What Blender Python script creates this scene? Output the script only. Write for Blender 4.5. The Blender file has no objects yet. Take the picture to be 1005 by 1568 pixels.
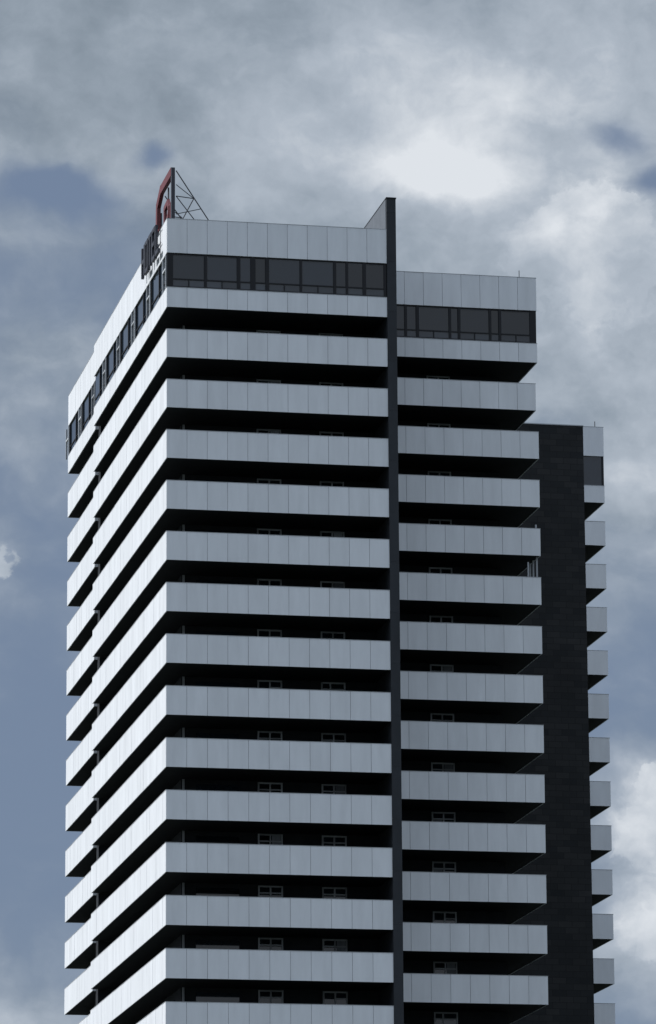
import bpy, math, random
from mathutils import Matrix, Vector
random.seed(7)
R=math.radians
sc=bpy.context.scene
EYE=1.6
ZT=71.703+EYE; ZR=78.36+EYE; ZFIN=80.26+EYE; HP=1.66
W1=13.05; FIN=13.6; D2=8.48; W2=24.16; L=41.6; L1=28.6; W3=37.56; W4=36.11; D3=43.67

# ------------------------------------------------------------ materials
def mat(name, col, rough=.6, metal=0, var=0.0, noise=0.0, nscale=(1,1,1), bump=0, spec=.5, nsc=1.5):
    m=bpy.data.materials.new(name); m.use_nodes=True
    nt=m.node_tree; b=nt.nodes['Principled BSDF']
    b.inputs['Roughness'].default_value=rough; b.inputs['Metallic'].default_value=metal
    b.inputs['Specular IOR Level'].default_value=spec
    N=nt.nodes.new; Lk=nt.links.new
    tc=N('ShaderNodeTexCoord'); mp=N('ShaderNodeMapping'); mp.inputs['Scale'].default_value=nscale
    Lk(tc.outputs['Object'],mp.inputs[0])
    no=N('ShaderNodeTexNoise'); no.inputs['Scale'].default_value=nsc; no.inputs['Detail'].default_value=5; no.inputs['Roughness'].default_value=.6
    Lk(mp.outputs[0],no.inputs['Vector'])
    geo=N('ShaderNodeNewGeometry')
    a=N('ShaderNodeMapRange'); a.inputs[3].default_value=1-noise; a.inputs[4].default_value=1+noise; a.inputs[1].default_value=.25; a.inputs[2].default_value=.75
    Lk(no.outputs[0],a.inputs[0])
    c=N('ShaderNodeMapRange'); c.inputs[3].default_value=1-var; c.inputs[4].default_value=1+var
    Lk(geo.outputs['Random Per Island'],c.inputs[0])
    mu=N('ShaderNodeMath'); mu.operation='MULTIPLY'; Lk(a.outputs[0],mu.inputs[0]); Lk(c.outputs[0],mu.inputs[1])
    vm=N('ShaderNodeVectorMath'); vm.operation='SCALE'; vm.inputs[0].default_value=col; Lk(mu.outputs[0],vm.inputs['Scale'])
    Lk(vm.outputs[0],b.inputs['Base Color'])
    if bump:
        bp=N('ShaderNodeBump'); bp.inputs['Strength'].default_value=bump; bp.inputs['Distance'].default_value=.02
        Lk(no.outputs[0],bp.inputs['Height']); Lk(bp.outputs[0],b.inputs['Normal'])
    return m
M={}
M['panel']=mat('painted_metal_panel',(.64,.667,.70),.5,0,.035,.08,(1,1,.2),spec=.3)
M['seam']=mat('panel_backing',(.20,.21,.22),.8)
M['cop']=mat('coping_metal',(.34,.36,.385),.45,.0,.02,.05)
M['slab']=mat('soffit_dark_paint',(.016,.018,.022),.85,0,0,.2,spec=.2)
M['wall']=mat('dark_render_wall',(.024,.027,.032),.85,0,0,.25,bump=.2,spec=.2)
M['fin']=mat('fin_concrete',(.028,.032,.038),.75,0,.05,.15,(1,1,.5),bump=.2,spec=.25)
M['finlit']=mat('fin_side_sunlit_tone',(.115,.130,.150),.6,0,.05,.12,spec=.3)  # sunlit look of the fin's west side, put into a lighter colour
M['glass']=mat('window_glass',(.010,.016,.024),.04,0,.6,.1,spec=.75)
M['spand']=mat('lower_pane',(.042,.050,.062),.15,0,.3,.1,spec=.6)
M['frame']=mat('dark_frame',(.010,.011,.014),.5,spec=.25)
M['white']=mat('white_window_frame',(.36,.385,.41),.45,0,.35,.05)
M['curtain']=mat('curtain',(.28,.30,.33),.9,0,.6,.2,(6,6,.3))
M['roof']=mat('roof_felt',(.07,.07,.072),.9,0,0,.2)
M['red']=mat('red_sign_paint',(.115,.020,.024),.5,0,0,.15)
M['steel']=mat('steel_tube',(.05,.052,.058),.5,.2)
M['letter']=mat('dark_letter',(.022,.024,.035),.5)
def brickmat():
    m=bpy.data.materials.new('dark_clinker_wall'); m.use_nodes=True; nt=m.node_tree; b=nt.nodes['Principled BSDF']
    b.inputs['Roughness'].default_value=.7; b.inputs['Specular IOR Level'].default_value=.2
    N=nt.nodes.new; Lk=nt.links.new
    tc=N('ShaderNodeTexCoord'); sx=N('ShaderNodeSeparateXYZ'); Lk(tc.outputs['Object'],sx.inputs[0])
    ad=N('ShaderNodeMath'); ad.operation='ADD'; Lk(sx.outputs[0],ad.inputs[0]); Lk(sx.outputs[1],ad.inputs[1])
    cb=N('ShaderNodeCombineXYZ'); Lk(ad.outputs[0],cb.inputs[0]); Lk(sx.outputs[2],cb.inputs[1])
    br=N('ShaderNodeTexBrick'); br.inputs['Scale'].default_value=1; br.inputs['Brick Width'].default_value=.95; br.inputs['Row Height'].default_value=.42
    br.inputs['Mortar Size'].default_value=.018; br.inputs['Color1'].default_value=(.012,.014,.016,1); br.inputs['Color2'].default_value=(.024,.025,.026,1); br.inputs['Mortar'].default_value=(.008,.009,.010,1)
    Lk(cb.outputs[0],br.inputs['Vector'])
    no=N('ShaderNodeTexNoise'); no.inputs['Scale'].default_value=.35; no.inputs['Detail'].default_value=6
    Lk(tc.outputs['Object'],no.inputs['Vector'])
    mr=N('ShaderNodeMapRange'); mr.inputs[3].default_value=.5; mr.inputs[4].default_value=1.4; Lk(no.outputs[0],mr.inputs[0])
    vm=N('ShaderNodeVectorMath'); vm.operation='SCALE'; Lk(br.outputs[0],vm.inputs[0]); Lk(mr.outputs[0],vm.inputs['Scale'])
    Lk(vm.outputs[0],b.inputs['Base Color'])
    return m
M['brick']=brickmat()

# ------------------------------------------------------------ mesh batch
class Batch:
    def __init__(s): s.v=[]; s.f=[]
    def box(s,x0,x1,y0,y1,z0,z1):
        if x1<x0:x0,x1=x1,x0
        if y1<y0:y0,y1=y1,y0
        if z1<z0:z0,z1=z1,z0
        n=len(s.v)
        s.v+=[(x0,y0,z0),(x1,y0,z0),(x1,y1,z0),(x0,y1,z0),(x0,y0,z1),(x1,y0,z1),(x1,y1,z1),(x0,y1,z1)]
        s.f+=[(n,n+3,n+2,n+1),(n+4,n+5,n+6,n+7),(n,n+1,n+5,n+4),(n+1,n+2,n+6,n+5),(n+2,n+3,n+7,n+6),(n+3,n,n+4,n+7)]
    def tube(s,a,b,r,n=8):
        a=Vector(a);b=Vector(b);d=(b-a).normalized()
        u=d.orthogonal().normalized();w=d.cross(u);k=len(s.v)
        for p in (a,b):
            for i in range(n):
                t=2*math.pi*i/n; s.v.append(tuple(p+u*math.cos(t)*r+w*math.sin(t)*r))
        for i in range(n):
            j=(i+1)%n; s.f.append((k+i,k+j,k+n+j,k+n+i))
        s.f.append(tuple(k+i for i in reversed(range(n)))); s.f.append(tuple(k+n+i for i in range(n)))
    def obj(s,name,m,parent):
        me=bpy.data.meshes.new(name); me.from_pydata(s.v,[],s.f); me.materials.append(m); me.update()
        o=bpy.data.objects.new(name,me); sc.collection.objects.link(o); o.parent=parent
        return o
def empty(name):
    e=bpy.data.objects.new(name,None); sc.collection.objects.link(e); return e
tower=empty('apartment_tower')
B={k:Batch() for k in ['panel','seam','cop','slab','wall','fin','finlit','glass','spand','frame','white','curtain','roof','brick','antenna']}

PW=1.155
def run_x(x0,x1,y,z0,z1,n=None,th=.05,sgn=-1):
    n=n or max(1,round((x1-x0)/PW)); w=(x1-x0)/n; g=.010
    for i in range(n):
        j=random.uniform(-.004,.004)
        B['panel'].box(x0+i*w+g,x0+(i+1)*w-g,y+j,y+th,z0,z1)
    B['seam'].box(x0+.02,x1-.02,y+th-.01,y+th+.06,z0+.02,z1-.01)
def run_y(y0,y1,x,z0,z1,n=None,th=.05,s=1):
    n=n or max(1,round((y1-y0)/PW)); w=(y1-y0)/n; g=.010
    for i in range(n):
        j=random.uniform(-.004,.004)
        B['panel'].box(x+j,x+s*th,y0+i*w+g,y0+(i+1)*w-g,z0,z1)
    B['seam'].box(x+s*(th-.01),x+s*(th+.06),y0+.02,y1-.02,z0+.02,z1-.01)

def ring(z0,z1,cop=True,e=.0):
    run_x(0,W1,0,z0,z1,11)
    run_y(.052,L1,0,z0,z1)
    B['seam'].box(.1,1.5,L1-.06,L1-.01,z0+.01,z1-.01)
    xo=.22; ys=L1+.75
    run_x(xo,1.6,ys,z0,z1,1)
    run_y(ys+.052,L,xo,z0,z1)
    run_x(xo,6,L-.05,z0,z1)
    run_x(FIN,W2-e,D2,z0,z1,9)
    run_y(D2+.052,26,W2-e,z0,z1,s=-1)
    run_x(W4,W3,D3,z0,z1,1)
    run_y(D3+.052,D3+26,W3,z0,z1,s=-1)
    if cop:
        t=.03
        for a in [(-.012,W1,-.012,.13),( -.012,.13,.132,L1),(xo-.012,1.6,ys-.012,ys+.13),(xo-.012,xo+.13,ys+.132,L),
                  (FIN,W2-e+.012,D2-.012,D2+.13),(W2-e-.13,W2-e+.012,D2+.132,26),(W4,W3+.012,D3-.012,D3+.13),(W3-.13,W3+.012,D3+.132,D3+26)]:
            B['cop'].box(a[0],a[1],a[2],a[3],z1+.002,z1+t)

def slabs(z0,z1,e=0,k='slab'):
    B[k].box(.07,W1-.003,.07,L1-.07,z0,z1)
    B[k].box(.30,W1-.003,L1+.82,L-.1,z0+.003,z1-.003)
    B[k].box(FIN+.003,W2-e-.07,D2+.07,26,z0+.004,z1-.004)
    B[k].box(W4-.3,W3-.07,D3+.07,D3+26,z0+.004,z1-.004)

NF=24
tops=[ZT-3*k for k in range(NF)]
for k,zt in enumerate(tops):
    e=.14 if k==0 else 0
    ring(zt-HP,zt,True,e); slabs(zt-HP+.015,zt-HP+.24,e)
zb=ZT+3-HP; zt1=74.22+EYE; zg=76.31+EYE
ring(zb,zt1,True); slabs(zb+.015,zb+.24)
ring(zg,ZR,True)
slabs(zg+.05,zg+.25); slabs(ZR-.35,ZR-.15,0,'roof')
B['roof'].box(12.9,20,26,60,ZR-.36,ZR-.16)

# cores
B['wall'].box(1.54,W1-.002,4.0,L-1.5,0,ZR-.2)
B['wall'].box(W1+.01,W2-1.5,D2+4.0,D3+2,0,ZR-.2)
B['wall'].box(.45,1.6,L1-.05,L1+.85,0,ZR-.1)
B['brick'].box(8,W4,D3,D3+28,0,ZR+.02)
B['cop'].box(12,W4+.03,D3-.03,D3+.3,ZR+.022,ZR+.09)
for z in tops[:]:
    B['cop'].box(1.60,1.72,3.90,3.99,z-HP+.25,z-HP+3.0)
zz=0
while zz<ZFIN-.01:
    z2=min(zz+3,ZFIN); B['fin'].box(W1+.003,FIN,-.06,D2+4.2,zz+.006,z2-.006); zz=z2
B['seam'].box(W1+.02,FIN-.02,-.03,D2+4,0,ZFIN-.05)
B['frame'].box(W1-.03,FIN+.03,-.1,D2+4.2,ZFIN,ZFIN+.07)
for i in range(8):  # thin skin added over the fin to carry its painted sunlit tone
    B['finlit'].box(W1-.022,W1+.002,.14+i*1.55,.14+i*1.55+1.535,ZR+.05,ZFIN-.01)

# ---------------- glazed top storey
def glaz_x(x0,x1,y,bars,h=.55):
    bars=sorted(bars)
    big=[b for b in bars if b[1]>.06]
    edges=[x0]+[b for b,_ in big]+[x1]
    for i,(a,b) in enumerate(zip(edges[:-1],edges[1:])):
        t=random.uniform(-.012,.012)
        B['glass'].box(a,b-.002,y+.115+t,y+.14+t,zt1+h,zg)
    B['frame'].box(x0,x1,y+.3,y+.4,zt1,zg)
    e2=[x0]+[b for b,_ in bars]+[x1]
    for a,b in zip(e2[:-1],e2[1:]):
        B['spand'].box(a+.03,b-.03,y+.10,y+.145,zt1+.09,zt1+h-.04)
    for a,b in zip(edges[:-1],edges[1:]):
        if b-a>.9:
            B['spand'].box(a+.14,b-.12,y+.092,y+.10,zg-.13,zg-.095)
            B['spand'].box(a+.11,a+.14,y+.092,y+.10,zt1+h+.04,zg-.095)
    B['frame'].box(x0,x1,y+.055,y+.15,zt1+h-.05,zt1+h+.02)
    B['frame'].box(x0,x1,y+.055,y+.15,zt1+.036,zt1+.11)
    B['frame'].box(x0,x1,y+.055,y+.15,zg-.07,zg-.002)
    for b,w in bars: B['frame'].box(b-w/2,b+w/2,y+.045,y+.152,zt1+.037,zg-.003 if w>.06 else zt1+h)
f1=lambda p:(p-253)/340*13.05
glaz_x(.1,W1,0,[(f1(258),.36),(f1(287),.05),(f1(312.5),.16),(f1(338),.05),(f1(363.5),.2),(f1(385.5),.3),(f1(407.5),.22),(f1(434),.05),(f1(459.5),.14),(f1(486),.05),(f1(512),.17),(f1(531),.14),(f1(558),.2),(f1(590),.12)])
f2=lambda p:15.46+(p-608)/216*8.7
glaz_x(FIN,W2-.05,D2,[(f2(622),.16),(f2(640),.18),(f2(665),.05),(f2(690),.15),(f2(704),.15),(f2(728),.05),(f2(752),.15),(f2(767),.16),(f2(792),.05),(f2(818),.38)])
B['glass'].box(W4+.02,W3-.1,D3+.10,D3+.14,zt1+.04,zg)
B['frame'].box(W4+.02,W3-.1,D3+.18,D3+.3,zt1,zg)
B['frame'].box(W3-.16,W3-.02,D3+.05,D3+.16,zt1,zg)
def glaz_y(y0,y1,x,s,step=2.9):
    B['glass'].box(x+s*.10,x+s*.14,y0,y1,zt1+.04,zg-.002)
    B['frame'].box(x+s*.18,x+s*.3,y0+.1,y1,zt1,zg)
    y=y0; i=0
    while y<y1:
        B['frame'].box(x+s*.02,x+s*.152,y-.09,y+.09,zt1+.04,zg-.003)
        if i%2==0:
            B['white'].box(x-s*.02,x+s*.09,y+.25,y+.36,zt1+.04,zg-.004)
            B['white'].box(x-s*.02,x+s*.09,y+1.35,y+1.46,zt1+.04,zg-.004)
            B['white'].box(x-s*.02,x+s*.09,y+.36,y+1.35,zt1+1.2,zt1+1.3)
        y+=step; i+=1
    B['frame'].box(x+s*.055,x+s*.15,y0,y1,zt1+.5,zt1+.57)
glaz_y(.16,L1-.1,0,1); glaz_y(L1+.95,L-.1,.22,1); glaz_y(D2+.2,26,W2,-1); glaz_y(D3+.2,D3+26,W3,-1)

# ---------------- loggia doors / windows on every floor
def window(x0,x1,y,zf,kind):
    zc=zf+2.70; z0=zf+.02; t=.09
    B['white'].box(x0,x0+t,y-.08,y,z0,zc); B['white'].box(x1-t,x1,y-.08,y,z0,zc)
    B['white'].box(x0+t,x1-t,y-.08,y,zc-t,zc)
    mid=x0+(x1-x0)*(.5 if kind!=2 else .38)
    B['white'].box(mid-t/2,mid+t/2,y-.08,y,z0,zc-t)
    if kind!=4: B['white'].box(x0+t,mid-t/2,y-.07,y,zc-.46,zc-.38)
    B['white'].box(mid+t/2,x1-t,y-.07,y,zc-.46,zc-.38)
    B['glass'].box(x0+t,x1-t,y-.035,y-.02,z0,zc-t)
    if kind==1: B['curtain'].box(mid+.1,x1-t-.02,y-.045,y-.037,z0,zc-t)
    if kind==3: B['curtain'].box(x0+t+.02,mid-.1,y-.045,y-.037,z0,zc-t-.36)
    if kind==5: B['white'].box(mid+.05,mid+.45,y-.5,y-.45,z0,z0+1.95)
for k,z in enumerate(tops):
    zf=z-HP+.24
    for (a,b,y) in [(6.0,7.45,3.99),(9.75,11.2,3.99),(18.15,19.6,D2+3.99)]:
        window(a,b,y,zf,random.choice([0,0,1,2,3,4,5]))
    B['glass'].box(2.4,4.9,3.96,3.985,zf+.9,zf+2.5)
    for i in range(8):
        y=6+i*4.4
        if y<L-4: B['glass'].box(1.50,1.53,y,y+1.6,zf+.05,zf+2.3)
for kk in (4,3):
    z=tops[kk]
    for yy in ([D2+.3,D2+1.2,D2+2.0] if kk==4 else [D2+.4]):
        B['white'].box(W2-.22,W2-.12,yy,yy+.1,z+.04,z+(1.32 if kk==4 else .35))
z=tops[4]
for xx in (W2-.75,): B['white'].box(xx,xx+.08,D2+.3,D2+.4,z+.04,z+1.0)
# roof bits
B['antenna'].tube((23.2,D2+.4,ZR),(23.2,D2+.4,ZR+.55),.025)
B['antenna'].tube((19.8,D2+.6,ZR),(19.8,D2+.6,ZR+.22),.03)
B['antenna'].tube((W3-.5,D3+.4,ZR),(W3-.5,D3+.4,ZR+.5),.03)
B['antenna'].tube((1.2,24,ZR),(1.2,24,ZR+.5),.03)
# entrance level
B['panel'].box(-.6,FIN+1,-1.5,0.5,2.9,3.25)
for i in range(6): B['frame'].box(.3+i*2.5,.55+i*2.5,-1.2,-.95,0,2.9)

mm={'antenna':'steel'}
nm={'panel':'parapet_panels','seam':'panel_backing','cop':'copings','slab':'floor_slabs','wall':'loggia_walls','fin':'fin_wall','finlit':'fin_sunlit_side','glass':'glazing','spand':'lower_panes','frame':'window_frames','white':'balcony_door_frames','curtain':'curtains','roof':'roof_deck','brick':'rear_wing_wall','antenna':'roof_rods'}
for k,b in B.items():
    b.obj(nm[k],M[mm.get(k,k)],tower)

# ---------------- roof sign
sign=empty('rooftop_sign')
S=Batch(); xs=.5
pts=[(1.2,3.2),(4.9,3.22),(6.2,2.6),(6.35,1.05),(5.5,.45),(4.5,.55)]
def bar(bt,p,q,w,x=xs,d=.16):
    (y0,z0),(y1,z1)=p,q; a=Vector((x,y0,ZR+z0)); b=Vector((x,y1,ZR+z1)); dd=(b-a).normalized()
    n=Vector((1,0,0)); s=dd.cross(n).normalized()*w/2; a-=dd*w/2*.6; b+=dd*w/2*.6
    k=len(bt.v)
    for P0 in (a,b):
        for sx,ss in ((-1,-1),(1,-1),(1,1),(-1,1)): bt.v.append(tuple(P0+n*d/2*sx+s*ss))
    bt.f+=[(k,k+1,k+2,k+3),(k+7,k+6,k+5,k+4)]+[(k+i,k+4+i,k+4+(i+1)%4,k+(i+1)%4) for i in range(4)]
for i,(p,q) in enumerate(zip(pts[:-1],pts[1:])): bar(S,p,q,.5,xs+.002*(i%2),.22)
for i,(p,q) in enumerate([((3.7,.15),(3.7,1.7)),((3.7,1.7),(2.6,1.8)),((2.6,1.8),(2.2,1.35)),((2.2,1.35),(2.3,.9)),((2.3,.9),(2.9,.7)),((1.5,.2),(1.5,1.3)),((1.0,.25),(1.5,.25))]): bar(S,p,q,.32,xs+.004+.002*(i%2))
S.obj('logo_outline',M['red'],sign)
S=Batch(); bar(S,(1.0,.1),(1.0,3.3),.3,xs+.01,.2); S.obj('logo_post',M['letter'],sign)
T=Batch()
for y in (3.6,6.2):
    T.tube((.68,y,ZR-.1),(.68,y,ZR+3.0 if y<5 else ZR+2.2),.05)
for y,h in ((1.0,3.25),(5.0,2.9)):
    T.tube((.7,y,ZR+h),(2.9,y,ZR-.1),.035); T.tube((.7,y,ZR+1.7),(1.75,y,ZR+1.6),.03)
    T.tube((.7,y,ZR+.6),(2.2,y,ZR+1.0),.025); T.tube((.7,y,ZR+1.7),(2.1,y,ZR-.1),.03)
    T.tube((.7,y,ZR+2.4),(1.75,y,ZR+1.6),.025)
T.tube((2.9,1,ZR),(2.9,5,ZR),.03); T.tube((1.75,1,ZR+1.6),(1.75,5,ZR+1.5),.03)
T.box(2.8,3.0,.9,1.1,ZR-.15,ZR+.12)
T.obj('support_frame',M['steel'],sign)
let=empty('facade_lettering'); Q=Batch()
G={'H':[((0,0),(0,1)),((1,0),(1,1)),((0,.5),(1,.5))],'O':[((0,0),(0,1)),((1,0),(1,1)),((0,0),(1,0)),((0,1),(1,1))],
   'T':[((.5,0),(.5,1)),((0,1),(1,1))],'E':[((0,0),(0,1)),((0,0),(1,0)),((0,.5),(.8,.5)),((0,1),(1,1))],'L':[((0,0),(0,1)),((0,0),(1,0))],'N':[((0,0),(0,1)),((1,0),(1,1)),((0,1),(1,0))]}
y=7.4
for ch in 'HOTEL':
    for i,(p,q) in enumerate(G[ch]):
        w=.85;h=1.7
        bar(Q,(y-p[0]*w,p[1]*h-1.5),(y-q[0]*w,q[1]*h-1.5),.24,-.24+.003*i,.16)
    y-=1.25
Q.obj('letters',M['letter'],let)
Q=Batch()
for zz_ in (-1.0,-.1): Q.tube((-.1,1.6,ZR+zz_),(-.1,7.6,ZR+zz_),.03)
Q.obj('mounting_rails',M['steel'],let)

# ---------------- ground
me=bpy.data.meshes.new('ground'); s=20000
me.from_pydata([(-s,-s,0),(s,-s,0),(s,s,0),(-s,s,0)],[],[(0,1,2,3)])
g=bpy.data.objects.new('ground',me); sc.collection.objects.link(g)
me.materials.append(mat('grass_ground',(.055,.065,.050),.95,0,0,.4,(.05,.05,.05)))

# ------------------------------------------------------------ sky
SUN_AZ=R(-87); SUN_EL=R(40)
w=bpy.data.worlds.new('World'); sc.world=w; w.use_nodes=True
nt=w.node_tree; N=nt.nodes.new; Lk=nt.links.new
bg=nt.nodes['Background']; wout=nt.nodes['World Output']
def math_(op,a,b=None,c=None,clamp=False):
    n=N('ShaderNodeMath'); n.operation=op; n.use_clamp=clamp
    for i,v in enumerate((a,b,c)):
        if v is None: continue
        if isinstance(v,(int,float)): n.inputs[i].default_value=v
        else: Lk(v,n.inputs[i])
    return n.outputs[0]
def vmath(op,a,b=None,out=0):
    n=N('ShaderNodeVectorMath'); n.operation=op
    for i,v in enumerate((a,b)):
        if v is None: continue
        if isinstance(v,tuple): n.inputs[i].default_value=v
        else: Lk(v,n.inputs[i])
    return n.outputs[out]
def smooth(v,a,b,lo=0,hi=1):
    n=N('ShaderNodeMapRange'); n.interpolation_type='SMOOTHSTEP'
    Lk(v,n.inputs[0]); n.inputs[1].default_value=a; n.inputs[2].default_value=b; n.inputs[3].default_value=lo; n.inputs[4].default_value=hi
    return n.outputs[0]
tc=N('ShaderNodeTexCoord'); sx=N('ShaderNodeSeparateXYZ'); Lk(tc.outputs['Generated'],sx.inputs[0])
az=math_('MULTIPLY',math_('ARCTAN2',sx.outputs[0],sx.outputs[1]),57.2958)
el=math_('MULTIPLY',math_('ARCSINE',sx.outputs[2]),57.2958)
cb=N('ShaderNodeCombineXYZ'); Lk(az,cb.inputs[0]); Lk(el,cb.inputs[1]); co=cb.outputs[0]
def noise(v,scale,detail=8,rough=.55,off=(0,0,0),col=False):
    n=N('ShaderNodeTexNoise'); n.noise_dimensions='2D' if not col else '3D'
    n.inputs['Scale'].default_value=scale; n.inputs['Detail'].default_value=detail; n.inputs['Roughness'].default_value=rough
    Lk(vmath('ADD',v,off),n.inputs['Vector']); return n.outputs[1 if col else 0]
wn=vmath('SUBTRACT',noise(co,.6,5,.5,(3.1,7.7,.37),True),(.5,.5,.5))
cw=vmath('ADD',co,vmath('MULTIPLY',wn,(1.4,1.2,0)))
wn2=vmath('MULTIPLY',vmath('SUBTRACT',noise(co,2.4,6,.58,(13.1,2.7,.61),True),(.5,.5,.5)),(.72,.66,0))
cs=vmath('ADD',co,wn2)
# slightly squash so cloud detail runs wider than tall
cz=vmath('MULTIPLY',cw,(.75,1.15,0))
n1=noise(cz,.42,6,.48,(1.3,4.1,0)); n2=noise(cz,1.15,7,.54,(5.3,9.1,0)); n3=noise(vmath('MULTIPLY',cs,(.85,1.1,0)),2.2,5,.55,(2.2,6.4,0))
def px(x,y): return (11.4+(x-502)/124.5*1.03, 13.17-(y-784)/124.5)
def blob(c,x,y,rx,ry):
    a,e=px(x,y)
    d=vmath('MULTIPLY',vmath('SUBTRACT',c,(a,e,0)),(124.5/rx,124.5/ry,0))
    return math_('EXPONENT',math_('MULTIPLY',vmath('DOT_PRODUCT',d,d,1),-1))
def blobs(c,lst,base=None):
    acc=base
    for x,y,rx,ry,a in lst:
        b=blob(c,x,y,rx,ry)
        acc=math_('MULTIPLY_ADD',b,a,acc) if acc is not None else math_('MULTIPLY',b,a)
    return acc
cov=blobs(cw,[(500,60,900,290,1.15),(850,480,330,280,.8),(80,560,220,110,.4),(20,880,70,80,.45),(960,740,110,110,.5),
              (40,1540,140,80,.6),(985,1240,110,110,.8),(980,1420,120,90,.8),(400,320,280,130,.5),
              (85,292,90,38,-1.2),(222,222,32,24,-1.0),(950,205,55,38,-1.1),(1000,285,45,34,-1.1),(60,1080,130,260,-.20),(60,1320,120,140,-.15)])
cov=math_('ADD',cov,math_('MULTIPLY_ADD',n1,1.2,-.44))
cov=math_('ADD',cov,math_('MULTIPLY_ADD',n2,.55,-.27))
covs=smooth(cov,-.10,.95)
br=blobs(cw,[(690,255,140,85,.36),(640,130,200,80,.22),(860,130,260,160,.28),(900,390,170,110,.22),(430,200,200,80,.20),(370,300,80,50,.20),
             (930,580,240,160,.14),(10,870,50,50,.25),(985,1230,100,90,.36),(985,1410,110,80,.36),(30,1545,100,50,.30),(60,120,300,150,-.08),(960,740,90,60,.22)])
cum=blobs(cs,[(925,325,62,46,1.1),(850,372,70,60,.8),(960,400,90,70,.9),(880,460,160,80,.5),
              (1005,1215,70,55,1.1),(950,1300,60,50,.8),(1000,1430,90,60,.9),(4,855,34,38,.85)])
cumf=math_('ADD',cum,math_('MULTIPLY_ADD',n3,.8,-.40))
cumm=smooth(cumf,.36,.66)
hi=blobs(cs,[(925,312,60,34,.36),(845,345,40,36,.22),(735,270,75,50,.26),(650,270,65,42,.24),(1005,1200,60,45,.25),(945,1280,45,35,.15),(1000,1410,80,40,.2)])
br=math_('ADD',br,hi)
br=math_('ADD',br,math_('MULTIPLY_ADD',n2,.62,-.31))
br=math_('ADD',br,math_('MULTIPLY_ADD',n3,.26,-.13))
br=math_('MULTIPLY_ADD',n1,.30,math_('ADD',br,-.15))
br=math_('MULTIPLY_ADD',cumm,.10,br)
covs=math_('MAXIMUM',covs,cumm)
ramp=N('ShaderNodeValToRGB'); Lk(math_('ADD',br,.31,clamp=True),ramp.inputs[0])
cr=ramp.color_ramp
def lin(*c): return tuple(((v/255+.055)/1.055)**2.4 for v in c)+(1,)
cr.elements[0].position=0; cr.elements[0].color=lin(124,137,150)
cr.elements[1].position=1; cr.elements[1].color=lin(222,227,233)
for p,c in ((.3,lin(148,160,173)),(.6,lin(175,185,197))):
    e_=cr.elements.new(p); e_.color=c
sky=N('ShaderNodeTexSky'); sky.sky_type='NISHITA'; sky.sun_disc=False; sky.sun_elevation=SUN_EL; sky.sun_rotation=SUN_AZ%(2*math.pi)
sky.air_density=1; sky.dust_density=1.2; sky.ozone_density=1.5
nis=vmath('MULTIPLY',sky.outputs[0],(.05,.05,.05))
hz=N('ShaderNodeMix'); hz.data_type='RGBA'; hz.inputs[0].default_value=.75
Lk(nis,hz.inputs[6]); hz.inputs[7].default_value=lin(124,141,168)
mx=N('ShaderNodeMix'); mx.data_type='RGBA'; Lk(covs,mx.inputs[0]); Lk(hz.outputs[2],mx.inputs[6]); Lk(ramp.outputs[0],mx.inputs[7])
Lk(mx.outputs[2],bg.inputs[0]); bg.inputs[1].default_value=1.0
# rest of the dome : broken bright overcast, brighter toward the zenith
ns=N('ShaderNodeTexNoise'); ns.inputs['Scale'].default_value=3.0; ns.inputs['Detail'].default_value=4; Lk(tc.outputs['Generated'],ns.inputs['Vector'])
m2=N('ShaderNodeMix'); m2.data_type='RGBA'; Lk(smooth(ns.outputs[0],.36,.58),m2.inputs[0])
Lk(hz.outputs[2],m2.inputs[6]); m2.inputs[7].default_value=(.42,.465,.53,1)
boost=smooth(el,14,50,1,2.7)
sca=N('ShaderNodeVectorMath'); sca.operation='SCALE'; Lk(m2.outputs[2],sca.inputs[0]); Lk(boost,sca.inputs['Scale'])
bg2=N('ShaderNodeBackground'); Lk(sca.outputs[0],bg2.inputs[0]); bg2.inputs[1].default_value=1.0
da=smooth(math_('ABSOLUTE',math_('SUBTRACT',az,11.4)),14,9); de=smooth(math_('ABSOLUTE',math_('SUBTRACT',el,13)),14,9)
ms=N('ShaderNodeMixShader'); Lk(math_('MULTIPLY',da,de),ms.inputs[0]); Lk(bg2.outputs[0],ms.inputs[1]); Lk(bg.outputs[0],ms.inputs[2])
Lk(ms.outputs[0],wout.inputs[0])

# ------------------------------------------------------------ sun
sd=bpy.data.lights.new('sun','SUN'); sd.energy=4.1; sd.angle=R(.6); sd.color=(1,.98,.95)
so=bpy.data.objects.new('sun',sd); sc.collection.objects.link(so)
d=Vector((math.sin(SUN_AZ)*math.cos(SUN_EL),math.cos(SUN_AZ)*math.cos(SUN_EL),math.sin(SUN_EL)))
so.rotation_euler=d.to_track_quat('Z','Y').to_euler(); so.location=d*200

# ------------------------------------------------------------ camera
cd=bpy.data.cameras.new('camera'); cam=bpy.data.objects.new('camera',cd); sc.collection.objects.link(cam)
cd.sensor_fit='HORIZONTAL'; cd.sensor_width=36; cd.lens=7133/1005*36; cd.clip_end=50000; cd.clip_start=1
cam.matrix_world=Matrix.Translation((-42.254,-256.38,EYE))@Matrix.Rotation(-.19895,4,'Z')@Matrix.Rotation(math.pi/2+.22988,4,'X')@Matrix.Rotation(-.0064226,4,'Z')
sc.camera=cam
sc.view_settings.view_transform='Standard'; sc.view_settings.look='None'; sc.view_settings.exposure=0
